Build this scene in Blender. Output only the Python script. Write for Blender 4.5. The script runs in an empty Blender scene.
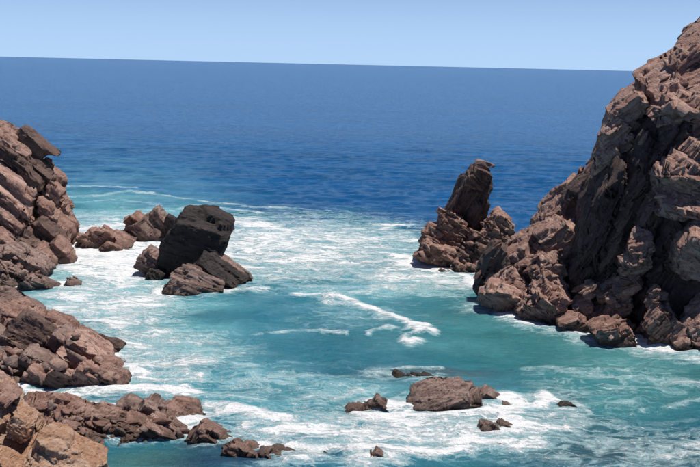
import bpy, math, random
import numpy as np

# ------------------------------------------------------------------ camera, sky, sun, exposure
sc = bpy.context.scene
H = 20.0                       # camera height above the water
W0, H0, F0 = 700.0, 467.0, 962.0
PITCH, ROLL = math.radians(10.0), math.radians(1.3)
Rv = np.array([1.0, 0, 0]); Fv = np.array([0, math.cos(PITCH), -math.sin(PITCH)])
Uv = np.array([0, math.sin(PITCH), math.cos(PITCH)])
CR = math.cos(ROLL) * Rv + math.sin(ROLL) * Uv
CU = -math.sin(ROLL) * Rv + math.cos(ROLL) * Uv
CAM = np.array([0, 0, H])
cam = bpy.data.cameras.new('camera'); camo = bpy.data.objects.new('camera', cam)
sc.collection.objects.link(camo); sc.camera = camo
cam.sensor_width = 36; cam.lens = 36 * F0 / W0; cam.clip_start = 0.5; cam.clip_end = 60000
import mathutils
camo.matrix_world = mathutils.Matrix(((CR[0], CU[0], -Fv[0], 0), (CR[1], CU[1], -Fv[1], 0), (CR[2], CU[2], -Fv[2], H), (0, 0, 0, 1)))

SUN_EL, SUN_AZ = math.radians(73), math.radians(72)      # azimuth clockwise from the view direction (+Y)
world = bpy.data.worlds.new("World"); sc.world = world; world.use_nodes = True
wn = world.node_tree; bg = wn.nodes['Background']
sky = wn.nodes.new('ShaderNodeTexSky'); sky.sky_type = 'NISHITA'; sky.sun_disc = False
sky.sun_elevation = SUN_EL; sky.sun_rotation = SUN_AZ; sky.altitude = 0
sky.air_density = 0.45; sky.dust_density = 0.0; sky.ozone_density = 1.0
hs = wn.nodes.new('ShaderNodeMix'); hs.data_type = 'RGBA'; hs.blend_type = 'MULTIPLY'; hs.inputs[0].default_value = 1.0
hs.inputs[7].default_value = (0.90, 0.97, 1.15, 1)
wn.links.new(sky.outputs[0], hs.inputs[6]); tc = wn.nodes.new('ShaderNodeTexCoord'); sx = wn.nodes.new('ShaderNodeSeparateXYZ'); wn.links.new(tc.outputs['Generated'], sx.inputs[0])
mr = wn.nodes.new('ShaderNodeMapRange'); mr.interpolation_type = 'SMOOTHSTEP'; wn.links.new(sx.outputs[2], mr.inputs[0])
mr.inputs[1].default_value = 0.0; mr.inputs[2].default_value = 0.14; mr.inputs[3].default_value = 0.85; mr.inputs[4].default_value = 0.0
hz = wn.nodes.new('ShaderNodeMix'); hz.data_type = 'RGBA'; hz.inputs[7].default_value = (5.0, 7.4, 10.7, 1)
wn.links.new(mr.outputs[0], hz.inputs[0]); wn.links.new(hs.outputs[2], hz.inputs[6]); wn.links.new(hz.outputs[2], bg.inputs[0]); bg.inputs[1].default_value = 0.09
sun = bpy.data.lights.new('sun', 'SUN'); sun.energy = 5.0; sun.angle = math.radians(0.53); sun.color = (1, 0.955, 0.88)
suno = bpy.data.objects.new('sun', sun); sc.collection.objects.link(suno)
sdir = mathutils.Vector((math.cos(SUN_EL) * math.sin(SUN_AZ), math.cos(SUN_EL) * math.cos(SUN_AZ), math.sin(SUN_EL)))
suno.rotation_euler = sdir.to_track_quat('Z', 'Y').to_euler()
sc.view_settings.view_transform = 'Standard'; sc.view_settings.look = 'None'
sc.view_settings.exposure = 0.0; sc.view_settings.gamma = 1.0
sc.cycles.max_bounces = 5; sc.cycles.diffuse_bounces = 2; sc.cycles.glossy_bounces = 2

# ------------------------------------------------------------------ helpers
def ray(px, py):
    d = F0 * Fv + (px - W0 / 2) * CR + (H0 / 2 - py) * CU
    return d / np.linalg.norm(d)
def at(px, py, Y):            # point on the vertical plane y = Y
    d = ray(px, py); return CAM + d * (Y / d[1])
def ground(px, py, z=0.0):
    d = ray(px, py); return CAM + d * ((z - H) / d[2])
def project(P):
    q = P - CAM; z = q @ Fv
    return W0 / 2 + F0 * (q @ CR) / z, H0 / 2 - F0 * (q @ CU) / z

def h01(i, j, k, s):          # integer hash to 0..1
    n = (i.astype(np.int64) * 73856093) ^ (j.astype(np.int64) * 19349663) ^ (k.astype(np.int64) * 83492791) ^ (s * 2654435761 % 1000003)
    n = (n ^ (n >> 13)) * 1274126177 & 0x7fffffff
    n = (n ^ (n >> 16)) * 668265263 & 0x7fffffff
    n = n ^ (n >> 15)
    return (n & 0xffffff) / float(0xffffff)
def vnoise(P, s=0):
    I = np.floor(P); f = P - I; f = f * f * (3 - 2 * f); I = I.astype(np.int64)
    out = 0
    for a in (0, 1):
        wa = f[:, 0] if a else 1 - f[:, 0]
        for b in (0, 1):
            wb = wa * (f[:, 1] if b else 1 - f[:, 1])
            for c in (0, 1):
                out = out + wb * (f[:, 2] if c else 1 - f[:, 2]) * h01(I[:, 0] + a, I[:, 1] + b, I[:, 2] + c, s)
    return out * 2 - 1
def fbm(P, octv=3, s=0):
    o = 0; a = 1.0; t = 0
    for k in range(octv):
        o = o + a * vnoise(P * 2.03 ** k + 17.3 * k, s + k); t += a; a *= 0.5
    return o / t
def cells(Q, s):              # fractured blocks: the block every point belongs to and its distance to the joint
    B = np.floor(Q - 0.5).astype(np.int64)
    n = len(Q); f1 = np.full(n, 9e9); f2 = np.full(n, 9e9); key = np.zeros(n, np.int64)
    for a in (0, 1):
        for b in (0, 1):
            for c in (0, 1):
                i, j, k = B[:, 0] + a, B[:, 1] + b, B[:, 2] + c
                d = Q - np.stack([i + .5 + (h01(i, j, k, s) - .5) * .8, j + .5 + (h01(i, j, k, s + 11) - .5) * .8, k + .5 + (h01(i, j, k, s + 23) - .5) * .8], 1)
                m = np.abs(d).max(1) * .6 + np.sqrt((d * d).sum(1)) * .4
                near = m < f1
                f2 = np.where(near, f1, np.minimum(f2, m)); f1 = np.where(near, m, f1)
                key = np.where(near, (i + 4096) * 67108864 + (j + 4096) * 8192 + (k + 4096), key)
    return key, f2 - f1

_cs = {}
def cubesphere(n):
    if n in _cs: return _cs[n]
    t = np.tan(np.linspace(-math.pi / 4, math.pi / 4, n + 1)); u, v = np.meshgrid(t, t, indexing='ij')
    o = np.ones_like(u); V = []; Fq = []
    idx = np.arange((n + 1) ** 2).reshape(n + 1, n + 1)
    q = np.stack([idx[:-1, :-1], idx[1:, :-1], idx[1:, 1:], idx[:-1, 1:]], -1).reshape(-1, 4)
    for k, (x, y, z) in enumerate(((u, v, o), (v, u, -o), (o, u, v), (-o, v, u), (v, o, u), (u, -o, v))):
        V.append(np.stack([x, y, z], -1).reshape(-1, 3)); Fq.append(q + k * (n + 1) ** 2)
    V = np.concatenate(V); Fq = np.concatenate(Fq)
    key = np.round(V * 1e5).astype(np.int64)
    _, first, inv = np.unique(key, axis=0, return_index=True, return_inverse=True)
    V = V[first]; Fq = inv.reshape(-1)[Fq]
    V = V / np.linalg.norm(V, axis=1)[:, None]
    _cs[n] = (V, Fq); return _cs[n]
def vnormals(P, F):
    a = np.cross(P[F[:, 2]] - P[F[:, 0]], P[F[:, 3]] - P[F[:, 1]])
    N = np.zeros_like(P)
    for k in range(4):
        for c in range(3): N[:, c] += np.bincount(F[:, k], a[:, c], len(P))
    return N / (np.linalg.norm(N, axis=1)[:, None] + 1e-12)
def make_mesh(name, V, F, mat, smooth=False, attrs=None):
    me = bpy.data.meshes.new(name)
    me.vertices.add(len(V)); me.vertices.foreach_set('co', V.astype(np.float32).ravel())
    k = F.shape[1]
    me.loops.add(F.size); me.loops.foreach_set('vertex_index', F.astype(np.int32).ravel())
    me.polygons.add(len(F)); me.polygons.foreach_set('loop_start', np.arange(0, F.size, k, dtype=np.int32))
    me.polygons.foreach_set('loop_total', np.full(len(F), k, dtype=np.int32))
    if smooth: me.polygons.foreach_set('use_smooth', np.ones(len(F), bool))
    me.update(calc_edges=True); me.validate()
    for nm, arr in (attrs or {}).items():
        if arr.ndim == 1:
            at_ = me.attributes.new(nm, 'FLOAT', 'POINT'); at_.data.foreach_set('value', arr.astype(np.float32))
        else:
            at_ = me.attributes.new(nm, 'FLOAT_COLOR', 'POINT')
            at_.data.foreach_set('color', np.concatenate([arr, np.ones((len(arr), 1))], 1).astype(np.float32).ravel())
    me.materials.append(mat); return me
def link(name, me, parent=None):
    o = bpy.data.objects.new(name, me); sc.collection.objects.link(o)
    if parent is not None: o.parent = parent
    return o
def tag(o, label, cat, group=None):
    o['label'] = label; o['category'] = cat
    if group: o['group'] = group
    return o
def thing(name, label, cat, loc=(0, 0, 0), group=None):
    o = bpy.data.objects.new(name, None); sc.collection.objects.link(o); o.location = loc
    o.empty_display_size = 0.5
    return tag(o, label, cat, group)

# ------------------------------------------------------------------ materials
def nd(nt, typ, **kw):
    n = nt.nodes.new(typ)
    for k, v in kw.items(): setattr(n, k, v)
    return n
def math_(nt, op, a, b=None, c=None, clamp=False):
    n = nt.nodes.new('ShaderNodeMath'); n.operation = op; n.use_clamp = clamp
    for i, x in enumerate((a, b, c)):
        if x is None: continue
        if isinstance(x, (int, float)): n.inputs[i].default_value = x
        else: nt.links.new(x, n.inputs[i])
    return n.outputs[0]
def mixc(nt, fac, a, b, mode='MIX'):
    n = nt.nodes.new('ShaderNodeMix'); n.data_type = 'RGBA'; n.blend_type = mode; n.clamp_factor = True
    for s, x in ((n.inputs[0], fac), (n.inputs[6], a), (n.inputs[7], b)):
        if isinstance(x, (int, float)): s.default_value = x
        elif isinstance(x, tuple): s.default_value = (*x, 1)
        else: nt.links.new(x, s)
    return n.outputs[2]
def noise(nt, vec, scale, det=4, rough=.6, dist=0.0):
    n = nt.nodes.new('ShaderNodeTexNoise'); n.inputs['Scale'].default_value = scale
    n.inputs['Detail'].default_value = det; n.inputs['Roughness'].default_value = rough; n.inputs['Distortion'].default_value = dist
    nt.links.new(vec, n.inputs['Vector']); return n.outputs[0]
def ramp(nt, x, lo, hi):
    n = nt.nodes.new('ShaderNodeMapRange'); n.interpolation_type = 'SMOOTHSTEP'
    n.inputs[1].default_value = lo; n.inputs[2].default_value = hi; nt.links.new(x, n.inputs[0]); return n.outputs[0]
def mapping(nt, vec, scale, rot=(0, 0, 0)):
    n = nt.nodes.new('ShaderNodeMapping'); n.inputs['Scale'].default_value = scale; n.inputs['Rotation'].default_value = rot
    nt.links.new(vec, n.inputs['Vector']); return n.outputs[0]

def rock_mat(name, c1, c2, dark, pale, darkness=0.5, wet=1.0, lichen=None, tilt=.7):
    m = bpy.data.materials.new(name); m.use_nodes = True; nt = m.node_tree; b = nt.nodes['Principled BSDF']
    geo = nd(nt, 'ShaderNodeNewGeometry'); P = geo.outputs['Position']
    cell = nd(nt, 'ShaderNodeAttribute', attribute_name='cell').outputs['Fac']
    rt = mapping(nt, P, (1, 1, 1), (0.12, tilt, 0))
    big = noise(nt, P, 0.35, 4, .6, .4); mid = noise(nt, P, 1.7, 5, .65, .3); fine = noise(nt, mapping(nt, rt, (.4, .8, 1.6)), 9.0, 5, .7)
    Ps = mapping(nt, rt, (.35, .8, 2.6))
    streak = noise(nt, Ps, 1.6, 6, .68, .5)
    col = mixc(nt, ramp(nt, math_(nt, 'ADD', math_(nt, 'MULTIPLY', big, .45), math_(nt, 'MULTIPLY', cell, .55)), .3, .7), c1, c2)
    col = mixc(nt, math_(nt, 'MULTIPLY', ramp(nt, mid, .55, .75), .6), col, pale)
    st = math_(nt, 'ADD', math_(nt, 'MULTIPLY', streak, .6), math_(nt, 'MULTIPLY', big, .4))
    col = mixc(nt, math_(nt, 'MULTIPLY', ramp(nt, st, .66 - .2 * darkness, .70 - .14 * darkness), .8), col, dark)
    col = mixc(nt, math_(nt, 'SUBTRACT', 1.0, math_(nt, 'MULTIPLY', math_(nt, 'SUBTRACT', 1.0, ramp(nt, fine, .34, .52)), .6)), mixc(nt, 1.0, col, (.40, .36, .36), 'MULTIPLY'), col)
    if lichen:
        col = mixc(nt, math_(nt, 'MULTIPLY', ramp(nt, noise(nt, P, .8, 5, .7, .5), .6, .7), .8), col, lichen)
    sep = nd(nt, 'ShaderNodeSeparateXYZ'); nt.links.new(P, sep.inputs[0])
    wz = math_(nt, 'ADD', sep.outputs[2], math_(nt, 'MULTIPLY', math_(nt, 'SUBTRACT', mid, .5), 1.6))
    wf = math_(nt, 'MULTIPLY', math_(nt, 'SUBTRACT', 1.0, ramp(nt, wz, .2, 1.2)), wet)
    col = mixc(nt, math_(nt, 'MULTIPLY', wf, .72), col, (.05, .034, .024))
    nt.links.new(col, b.inputs['Base Color'])
    nt.links.new(math_(nt, 'SUBTRACT', .88, math_(nt, 'MULTIPLY', wf, .45)), b.inputs['Roughness'])
    b.inputs['Specular IOR Level'].default_value = .3
    bp = nd(nt, 'ShaderNodeBump'); bp.inputs['Strength'].default_value = 1.0; bp.inputs['Distance'].default_value = .16
    hgt = math_(nt, 'ADD', math_(nt, 'MULTIPLY', noise(nt, Ps, 5.0, 6, .7, .2), .8), math_(nt, 'MULTIPLY', streak, 1.2))
    nt.links.new(hgt, bp.inputs['Height']); nt.links.new(bp.outputs[0], b.inputs['Normal'])
    return m
M_pink = rock_mat('pink_granite', (.32, .175, .138), (.51, .335, .275), (.05, .036, .034), (.64, .49, .42), .5, tilt=-.75)
M_brown = rock_mat('brown_gneiss', (.25, .135, .105), (.43, .275, .222), (.045, .032, .030), (.58, .43, .37), .56, tilt=.7)
M_reef = rock_mat('reef_rock', (.26, .142, .112), (.43, .28, .228), (.045, .032, .030), (.58, .43, .37), .56, tilt=-.6)
M_orange = rock_mat('orange_granite', (.43, .235, .145), (.56, .385, .28), (.12, .075, .055), (.62, .48, .38), .3, tilt=.6)
M_dark = rock_mat('black_varnished_rock', (.038, .031, .031), (.066, .052, .048), (.02, .017, .018), (.13, .10, .09), .45, tilt=.3)
M_wall = rock_mat('shade_tinted_granite', (.085, .058, .052), (.15, .10, .088), (.030, .024, .025), (.26, .18, .15), .5, tilt=-.95)  # darker copy of the granite; the walls' shade is painted into its colour
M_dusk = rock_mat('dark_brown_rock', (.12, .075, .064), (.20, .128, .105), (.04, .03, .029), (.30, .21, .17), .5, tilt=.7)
M_grey = rock_mat('grey_brown_rock', (.19, .122, .104), (.36, .25, .212), (.045, .035, .034), (.53, .41, .36), .56, tilt=.6)

# ------------------------------------------------------------------ rock builder
TRI = [0]; WL = []; KD = [1.0]
def rock(name, outline, D, T, mat, parent=None, p=3.6, cuts=(), amp=1.0, size=2.0, strata=(0.5, 0.1, 0.85), thin=.45,
         seed=0, nrand=13, res=1.0, wx=0.0, smooth=False, offset=0.0):
    """one block of rock: its outline is given by points of the photograph set on the vertical plane y = D, its depth is 2T"""
    D = D * KD[0]
    rng = np.random.RandomState(seed + 1000)
    pts = np.array([at(x, y, D) for x, y in outline])[:, [0, 2]]
    a2 = pts; b2 = np.roll(pts, -1, 0); cr = a2[:, 0] * b2[:, 1] - b2[:, 0] * a2[:, 1]
    A = cr.sum() / 2; c = ((a2 + b2) * cr[:, None]).sum(0) / (6 * A)
    q = pts - c; th = np.arctan2(q[:, 1], q[:, 0])
    if A < 0: q = q[::-1]; th = th[::-1]
    k0 = int(np.argmin(th)); q = np.roll(q, -k0, 0); th = np.roll(th, -k0)
    th = np.maximum.accumulate(th + np.arange(len(th)) * 1e-6)
    rad = np.abs(q).max()
    size = min(size, max(rad, T) * .95); amp = amp * min(1, .5 + max(rad, T) / 3)
    tgt = 0.00105 * D * 1.25 / res
    n = int(np.clip(1.55 * math.sqrt(rad * max(T, rad * .6)) / tgt, 14, 190))
    S, F = cubesphere(n)
    S = S + np.array([0, -0.35, 0.12]); S = S / np.linalg.norm(S, axis=1)[:, None]
    ang = np.arctan2(S[:, 2], S[:, 0]); rho = np.hypot(S[:, 0], S[:, 2])
    i1 = np.searchsorted(th, ang) % len(th); i0 = (i1 - 1) % len(th)
    p0, p1 = q[i0], q[i1]; e = p1 - p0; dx, dz = np.cos(ang), np.sin(ang)
    R2 = (p0[:, 0] * e[:, 1] - p0[:, 1] * e[:, 0]) / (dx * e[:, 1] - dz * e[:, 0] + 1e-12)
    t = (rho ** p + np.abs(S[:, 1]) ** p) ** (-1 / p)
    X = np.stack([t * rho * R2 * dx, t * S[:, 1] * T, t * rho * R2 * dz], 1)
    # planar joints
    pl = [(np.array(nn, float) / np.linalg.norm(nn), f) for nn, f in cuts]
    sn = np.array(strata, float); sn /= np.linalg.norm(sn)
    t1 = np.cross(sn, [0, 1, .2]); t1 /= np.linalg.norm(t1); t2 = np.cross(sn, t1)   # t1 runs along the beds across the view
    for _ in range(nrand):
        base = (sn, t1, t2)[rng.randint(3)] * rng.choice([-1, 1])
        nn = base + rng.normal(0, .2, 3); nn /= np.linalg.norm(nn)
        if nn[1] > .3: nn[1] *= -1
        pl.append((nn, rng.uniform(.85, .98)))
    for nn, f in pl:
        pr = X @ nn; d = f * np.percentile(pr, 99.7)
        k = d / np.maximum(pr, 1e-6)
        k = np.where(pr > 1e-6, k, 9.0)
        k = -np.log(np.exp(-np.clip(k, -9, 9) * 14) + np.exp(-14.0)) / 14 if False else np.minimum(k, 1)
        X = X * k[:, None]
    N = vnormals(X, F)
    C = np.array([c[0], D + offset, c[1]])
    Wp = X + C
    fr = np.stack([t2, t1, sn], 1)                      # strata frame
    warp = .06 * size * np.stack([vnoise(Wp / size * .9 + 5, 3), vnoise(Wp / size * .9 + 15, 4), vnoise(Wp / size * .9 + 25, 5)], 1)
    cid = None; J = np.concatenate([fr.T, -fr.T])
    for lv, (scl, stg, hg, snap) in enumerate(((1.5, .95, .10, .75), (.72, .95, .075, .65), (.33, .9, .050, .55), (.15, .85, .024, .45))):
        if size * scl < 2.2 * tgt: break
        G = ((Wp @ fr) + warp) * np.array([.8, .34, .85 / thin]) / (size * scl)
        key, crack = cells(G, 1 + lv)
        _, gi = np.unique(key, return_inverse=True); ng = gi.max() + 1; cnt = np.bincount(gi, minlength=ng)
        N = vnormals(Wp, F)
        cen = np.stack([np.bincount(gi, Wp[:, c_], ng) / cnt for c_ in range(3)], 1)
        mn = np.stack([np.bincount(gi, N[:, c_], ng) for c_ in range(3)], 1); mn /= np.linalg.norm(mn, axis=1)[:, None] + 1e-9
        sj = J[np.argmax(mn @ J.T, 1)]; rr = np.random.RandomState(seed * 7 + lv)
        nq = mn * (1 - snap) + sj * snap + rr.normal(0, .11, (ng, 3)); nq /= np.linalg.norm(nq, axis=1)[:, None]
        off = rr.uniform(-1, 1, ng) * hg * size * amp
        dd = ((cen[gi] - Wp) * nq[gi]).sum(1); lim = .5 * size * scl
        dd = lim * np.tanh(dd / lim) * stg * min(1, .5 + .5 * amp)
        Wp = Wp + nq[gi] * (dd + off[gi] - (.16, .11, .06, .02)[lv] * size * amp * np.exp(-crack / .04))[:, None]
        hue = rr.rand(ng)[gi]; cid = hue if cid is None else .55 * cid + .45 * hue
    N = vnormals(Wp, F)
    Wp = Wp + N * ((.006 * size * amp * fbm(Wp / size * 9, 2, 19) + .015 * size * amp * fbm(Wp / size * .7, 2, 9)))[:, None]
    WL.append(Wp[np.abs(Wp[:, 2]) < .35][:, :2])
    TRI[0] += 2 * len(F)
    org = C.copy(); org[2] = max(Wp[:, 2].min(), -3)
    ploc = np.array(parent.location) if parent is not None else np.zeros(3)
    me = make_mesh(name, Wp - org, F, mat, smooth, {'cell': cid if cid is not None else np.full(len(Wp), .5)})
    o = link(name, me, parent); o.location = tuple(org - ploc)
    return o
def yw(px, py): return ground(px, py)[1]

# loose stones: shared meshes set where a ray meets the rock, each a part of the formation it lies on
_stones = {}
def stone_mesh(k, mat):
    if (k, mat.name) in _stones: return _stones[(k, mat.name)]
    S, F = cubesphere(11); rs = np.random.RandomState(900 + k); X = S * np.array([2.4, 1.5, 1.0])
    for _ in range(11):
        nn = rs.normal(0, 1, 3); nn /= np.linalg.norm(nn); pr = X @ nn; d = rs.uniform(.32, .62) * pr.max()
        X = X * np.where(pr > 1e-6, np.minimum(1, d / np.maximum(pr, 1e-6)), 1)[:, None]
    X = X * (1 + .02 * fbm(X * 3 + k, 2, k))[:, None]
    me = make_mesh('stone', X, F, mat, False, {'cell': np.full(len(X), rs.rand())}); _stones[(k, mat.name)] = me; return me
def scatter(parent, poly, n, smin, smax, mats, seed, name='stone', zmin=-.2, sub=.0, tilt=.6):
    rs = random.Random(seed); dg = bpy.context.evaluated_depsgraph_get(); hits = []
    xs = [p[0] for p in poly]; ys_ = [p[1] for p in poly]; tries = 0
    while len(hits) < n and tries < n * 12:
        tries += 1; x, y = rs.uniform(min(xs), max(xs)), rs.uniform(min(ys_), max(ys_)); ins = False
        for (x0, y0), (x1, y1) in zip(poly, poly[1:] + poly[:1]):
            if (y0 > y) != (y1 > y) and x < (x1 - x0) * (y - y0) / (y1 - y0) + x0: ins = not ins
        if not ins: continue
        ok, loc, nor, _, ob, _ = sc.ray_cast(dg, mathutils.Vector(CAM), mathutils.Vector(ray(x, y)))
        if ok and loc.z > zmin and nor.z > .15 and ob.parent == parent: hits.append((loc.copy(), nor.copy()))
    pl = mathutils.Vector(parent.location)
    for loc, nor in hits:
        r_ = rs.uniform(smin, smax) * (loc.y / F0) * .5 * (1 if rs.random() < .8 else 1.5)
        o = link(name, stone_mesh(rs.randrange(8), rs.choice(mats)), parent)
        o.rotation_euler = (rs.uniform(-.4, .4), tilt + rs.uniform(-.25, .25), rs.uniform(-.4, .4)); o.scale = (r_ * rs.uniform(.8, 1.3), r_ * rs.uniform(.8, 1.2), r_ * rs.uniform(.7, 1.1))
        o.location = loc - pl + nor * r_ * sub
KD[0] = 1.0

# ------------------------------------------------------------------ rocks (outlines in points of the photograph, distances in metres)
def base(px, py): return ground(px, py)
# ---- headland on the right
HL = thing('headland', 'tall pinkish cliff with dark shadowed walls filling the right side', 'cliff', (25, 80, 0))
KD[0] = .955
DS = (-.62, -.25, .72)
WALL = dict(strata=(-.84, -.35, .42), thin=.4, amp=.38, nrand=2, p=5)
# far shoulder and knobs stepping down to the left
rock('buttress', [(760, -50), (716, 16), (702, 27), (684, 44), (664, 60), (644, 74), (636, 100), (630, 160), (600, 240), (590, 350), (790, 380)], 91, 9, M_pink, HL, size=3.2, seed=1, strata=DS, cuts=[((-.25, -.75, .62), .62)])
rock('buttress', [(644, 78), (632, 89), (620, 106), (611, 132), (600, 160), (586, 190), (576, 225), (564, 262), (552, 320), (550, 360), (640, 370), (668, 220), (668, 90)], 86, 4.2, M_pink, HL, size=2.6, seed=2, cuts=[((-.72, -.69, .06), .45)], **{k: v for k, v in WALL.items() if k != 'amp'}, amp=.55)
rock('knob', [(610, 112), (619, 93), (634, 86), (645, 93), (643, 116), (630, 134), (614, 130)], 81.5, 1.5, M_pink, HL, size=1.4, seed=3, strata=DS)
rock('knob', [(600, 150), (603, 126), (615, 118), (630, 124), (631, 146), (618, 158), (602, 162)], 81.0, 1.5, M_pink, HL, size=1.2, seed=4, strata=DS)
rock('knob', [(590, 180), (596, 154), (608, 140), (620, 148), (616, 168), (600, 190)], 80.8, 1.3, M_pink, HL, size=1.2, seed=5, strata=DS, cuts=[((0, -.8, -.5), .6)])
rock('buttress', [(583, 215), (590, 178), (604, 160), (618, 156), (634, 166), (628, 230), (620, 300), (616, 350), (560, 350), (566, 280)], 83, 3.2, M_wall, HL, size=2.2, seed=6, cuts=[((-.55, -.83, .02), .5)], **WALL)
# upper dome in the sun
rock('dome', [(646, 100), (650, 78), (664, 64), (684, 56), (720, 40), (760, 40), (770, 150), (720, 190), (690, 170), (668, 150), (652, 130)], 83, 5.5, M_pink, HL, size=2.4, seed=7, strata=(-.5, -.35, .8), cuts=[((-.05, -.62, .78), .62)])
rock('slab', [(664, 62), (690, 38), (705, 28), (730, 30), (725, 60), (690, 70), (668, 78)], 84, 2.6, M_pink, HL, size=1.8, seed=8, strata=(-.6, -.2, .7), cuts=[((-.1, -.7, .7), .6)])
rock('slab', [(640, 110), (648, 98), (672, 92), (700, 88), (730, 92), (730, 128), (700, 124), (672, 122), (650, 128)], 79.5, 3.0, M_pink, HL, size=1.8, seed=9, strata=(.25, -.3, .9), cuts=[((-.1, -.6, .8), .5)])
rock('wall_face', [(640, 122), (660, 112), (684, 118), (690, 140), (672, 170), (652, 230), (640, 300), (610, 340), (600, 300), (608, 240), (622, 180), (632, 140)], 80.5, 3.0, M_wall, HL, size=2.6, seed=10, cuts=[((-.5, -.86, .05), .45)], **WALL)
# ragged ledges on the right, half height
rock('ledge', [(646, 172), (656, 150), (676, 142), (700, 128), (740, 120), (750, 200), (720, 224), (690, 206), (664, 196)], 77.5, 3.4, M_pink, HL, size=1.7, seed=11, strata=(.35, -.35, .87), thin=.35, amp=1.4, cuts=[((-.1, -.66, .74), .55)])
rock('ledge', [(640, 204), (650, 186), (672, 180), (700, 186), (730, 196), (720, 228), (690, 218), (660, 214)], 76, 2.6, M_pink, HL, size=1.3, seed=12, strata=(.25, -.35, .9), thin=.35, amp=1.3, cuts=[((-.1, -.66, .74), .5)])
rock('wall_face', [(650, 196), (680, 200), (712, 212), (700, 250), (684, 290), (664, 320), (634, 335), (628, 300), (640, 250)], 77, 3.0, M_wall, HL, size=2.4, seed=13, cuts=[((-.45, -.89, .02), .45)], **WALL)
# steep parallel slabs leaning up to the right across the shadowed wall
rg = np.random.RandomState(5)
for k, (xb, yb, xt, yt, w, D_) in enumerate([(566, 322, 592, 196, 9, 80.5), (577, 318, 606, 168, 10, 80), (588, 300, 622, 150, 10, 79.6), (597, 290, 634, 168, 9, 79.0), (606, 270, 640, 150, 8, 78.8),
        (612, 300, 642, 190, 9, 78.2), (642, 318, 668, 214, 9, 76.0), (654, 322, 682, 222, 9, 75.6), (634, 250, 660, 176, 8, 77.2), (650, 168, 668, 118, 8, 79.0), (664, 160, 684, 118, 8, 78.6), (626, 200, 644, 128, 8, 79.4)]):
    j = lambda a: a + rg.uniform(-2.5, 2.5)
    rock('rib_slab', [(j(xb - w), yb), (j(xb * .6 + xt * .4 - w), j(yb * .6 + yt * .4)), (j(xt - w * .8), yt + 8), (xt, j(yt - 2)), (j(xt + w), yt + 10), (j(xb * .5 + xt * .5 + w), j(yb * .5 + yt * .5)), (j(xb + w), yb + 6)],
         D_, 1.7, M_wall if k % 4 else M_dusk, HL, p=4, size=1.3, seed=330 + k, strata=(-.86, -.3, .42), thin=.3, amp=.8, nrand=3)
# sunlit rib between the two dark walls
rock('rib', [(614, 296), (618, 272), (628, 246), (638, 228), (648, 214), (656, 222), (652, 240), (648, 262), (642, 280), (630, 296)], 75.0, 1.3, M_pink, HL, size=1.1, seed=14, strata=(-.3, -.5, .8), amp=1.5, nrand=2, cuts=[((-.1, -.6, .8), .5)])
rock('rib', [(600, 322), (606, 300), (616, 282), (628, 276), (634, 292), (626, 312), (612, 326)], 75.6, 1.2, M_pink, HL, size=1.0, seed=15, strata=(-.3, -.5, .8), amp=1.5, nrand=2)
# lower right sunlit blocks
rock('boulder', [(668, 262), (676, 238), (692, 222), (716, 214), (740, 230), (740, 280), (706, 284), (680, 282)], 73.5, 2.6, M_pink, HL, size=1.8, seed=18, strata=(.25, -.3, .9), cuts=[((-.15, -.62, .76), .6)])
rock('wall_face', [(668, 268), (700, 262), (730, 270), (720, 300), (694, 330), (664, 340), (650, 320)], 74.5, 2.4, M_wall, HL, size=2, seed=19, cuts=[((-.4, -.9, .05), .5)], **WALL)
rock('foot', [(640, 350), (646, 318), (652, 288), (662, 278), (670, 292), (678, 318), (690, 350), (668, 362)], 72.3, 1.8, M_brown, HL, size=1.4, seed=20, strata=(-.7, -.2, .5), cuts=[((.2, -.7, .6), .5)])
rock('foot', [(682, 352), (690, 318), (702, 290), (724, 270), (750, 280), (750, 370), (700, 366)], 71.0, 2.2, M_pink, HL, size=1.6, seed=21, strata=(-.6, -.3, .6), cuts=[((-.2, -.66, .7), .5)])
rock('foot', [(664, 356), (674, 334), (686, 316), (698, 322), (704, 344), (700, 362)], 70.6, 1.3, M_pink, HL, size=1.1, seed=22, strata=(-.6, -.3, .6), cuts=[((-.1, -.7, .7), .5)])
# debris and ledges at the waterline
for i, (ol, T) in enumerate([([(596, 332), (604, 318), (618, 314), (630, 320), (636, 334), (616, 340)], 1.3), ([(584, 326), (588, 306), (600, 296), (612, 302), (614, 318), (602, 334)], 1.2),
        ([(570, 322), (574, 300), (584, 290), (592, 300), (590, 326)], 1.2), ([(594, 300), (598, 282), (610, 276), (618, 288), (612, 306)], 1.1), ([(580, 292), (586, 280), (598, 278), (600, 292), (588, 300)], 1.0),
        ([(630, 338), (634, 326), (650, 322), (662, 332), (660, 346), (640, 346)], 1.2), ([(604, 284), (612, 270), (622, 274), (624, 292), (612, 296)], .9)]):
    yb = 75.5 if i in (0, 5) else 77.5
    rock('ledge_block', ol, yb, T, M_pink if i != 5 else M_brown, HL, size=1.1, seed=30 + i, strata=(-.4, -.2, .8), amp=1.2, cuts=[((-.05, -.6, .8), .55)])

KD[0] = .925
rock('ledge_block', [(584, 338), (592, 324), (606, 318), (622, 322), (634, 334), (636, 346), (608, 348)], 74.6, 1.8, M_brown, HL, size=1.1, seed=37, strata=(-.4, -.2, .8))
rock('ledge_block', [(554, 332), (560, 318), (572, 312), (588, 320), (590, 336), (568, 338)], 78.0, 1.5, M_brown, HL, size=1.0, seed=38, strata=(-.4, -.2, .8))
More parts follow.
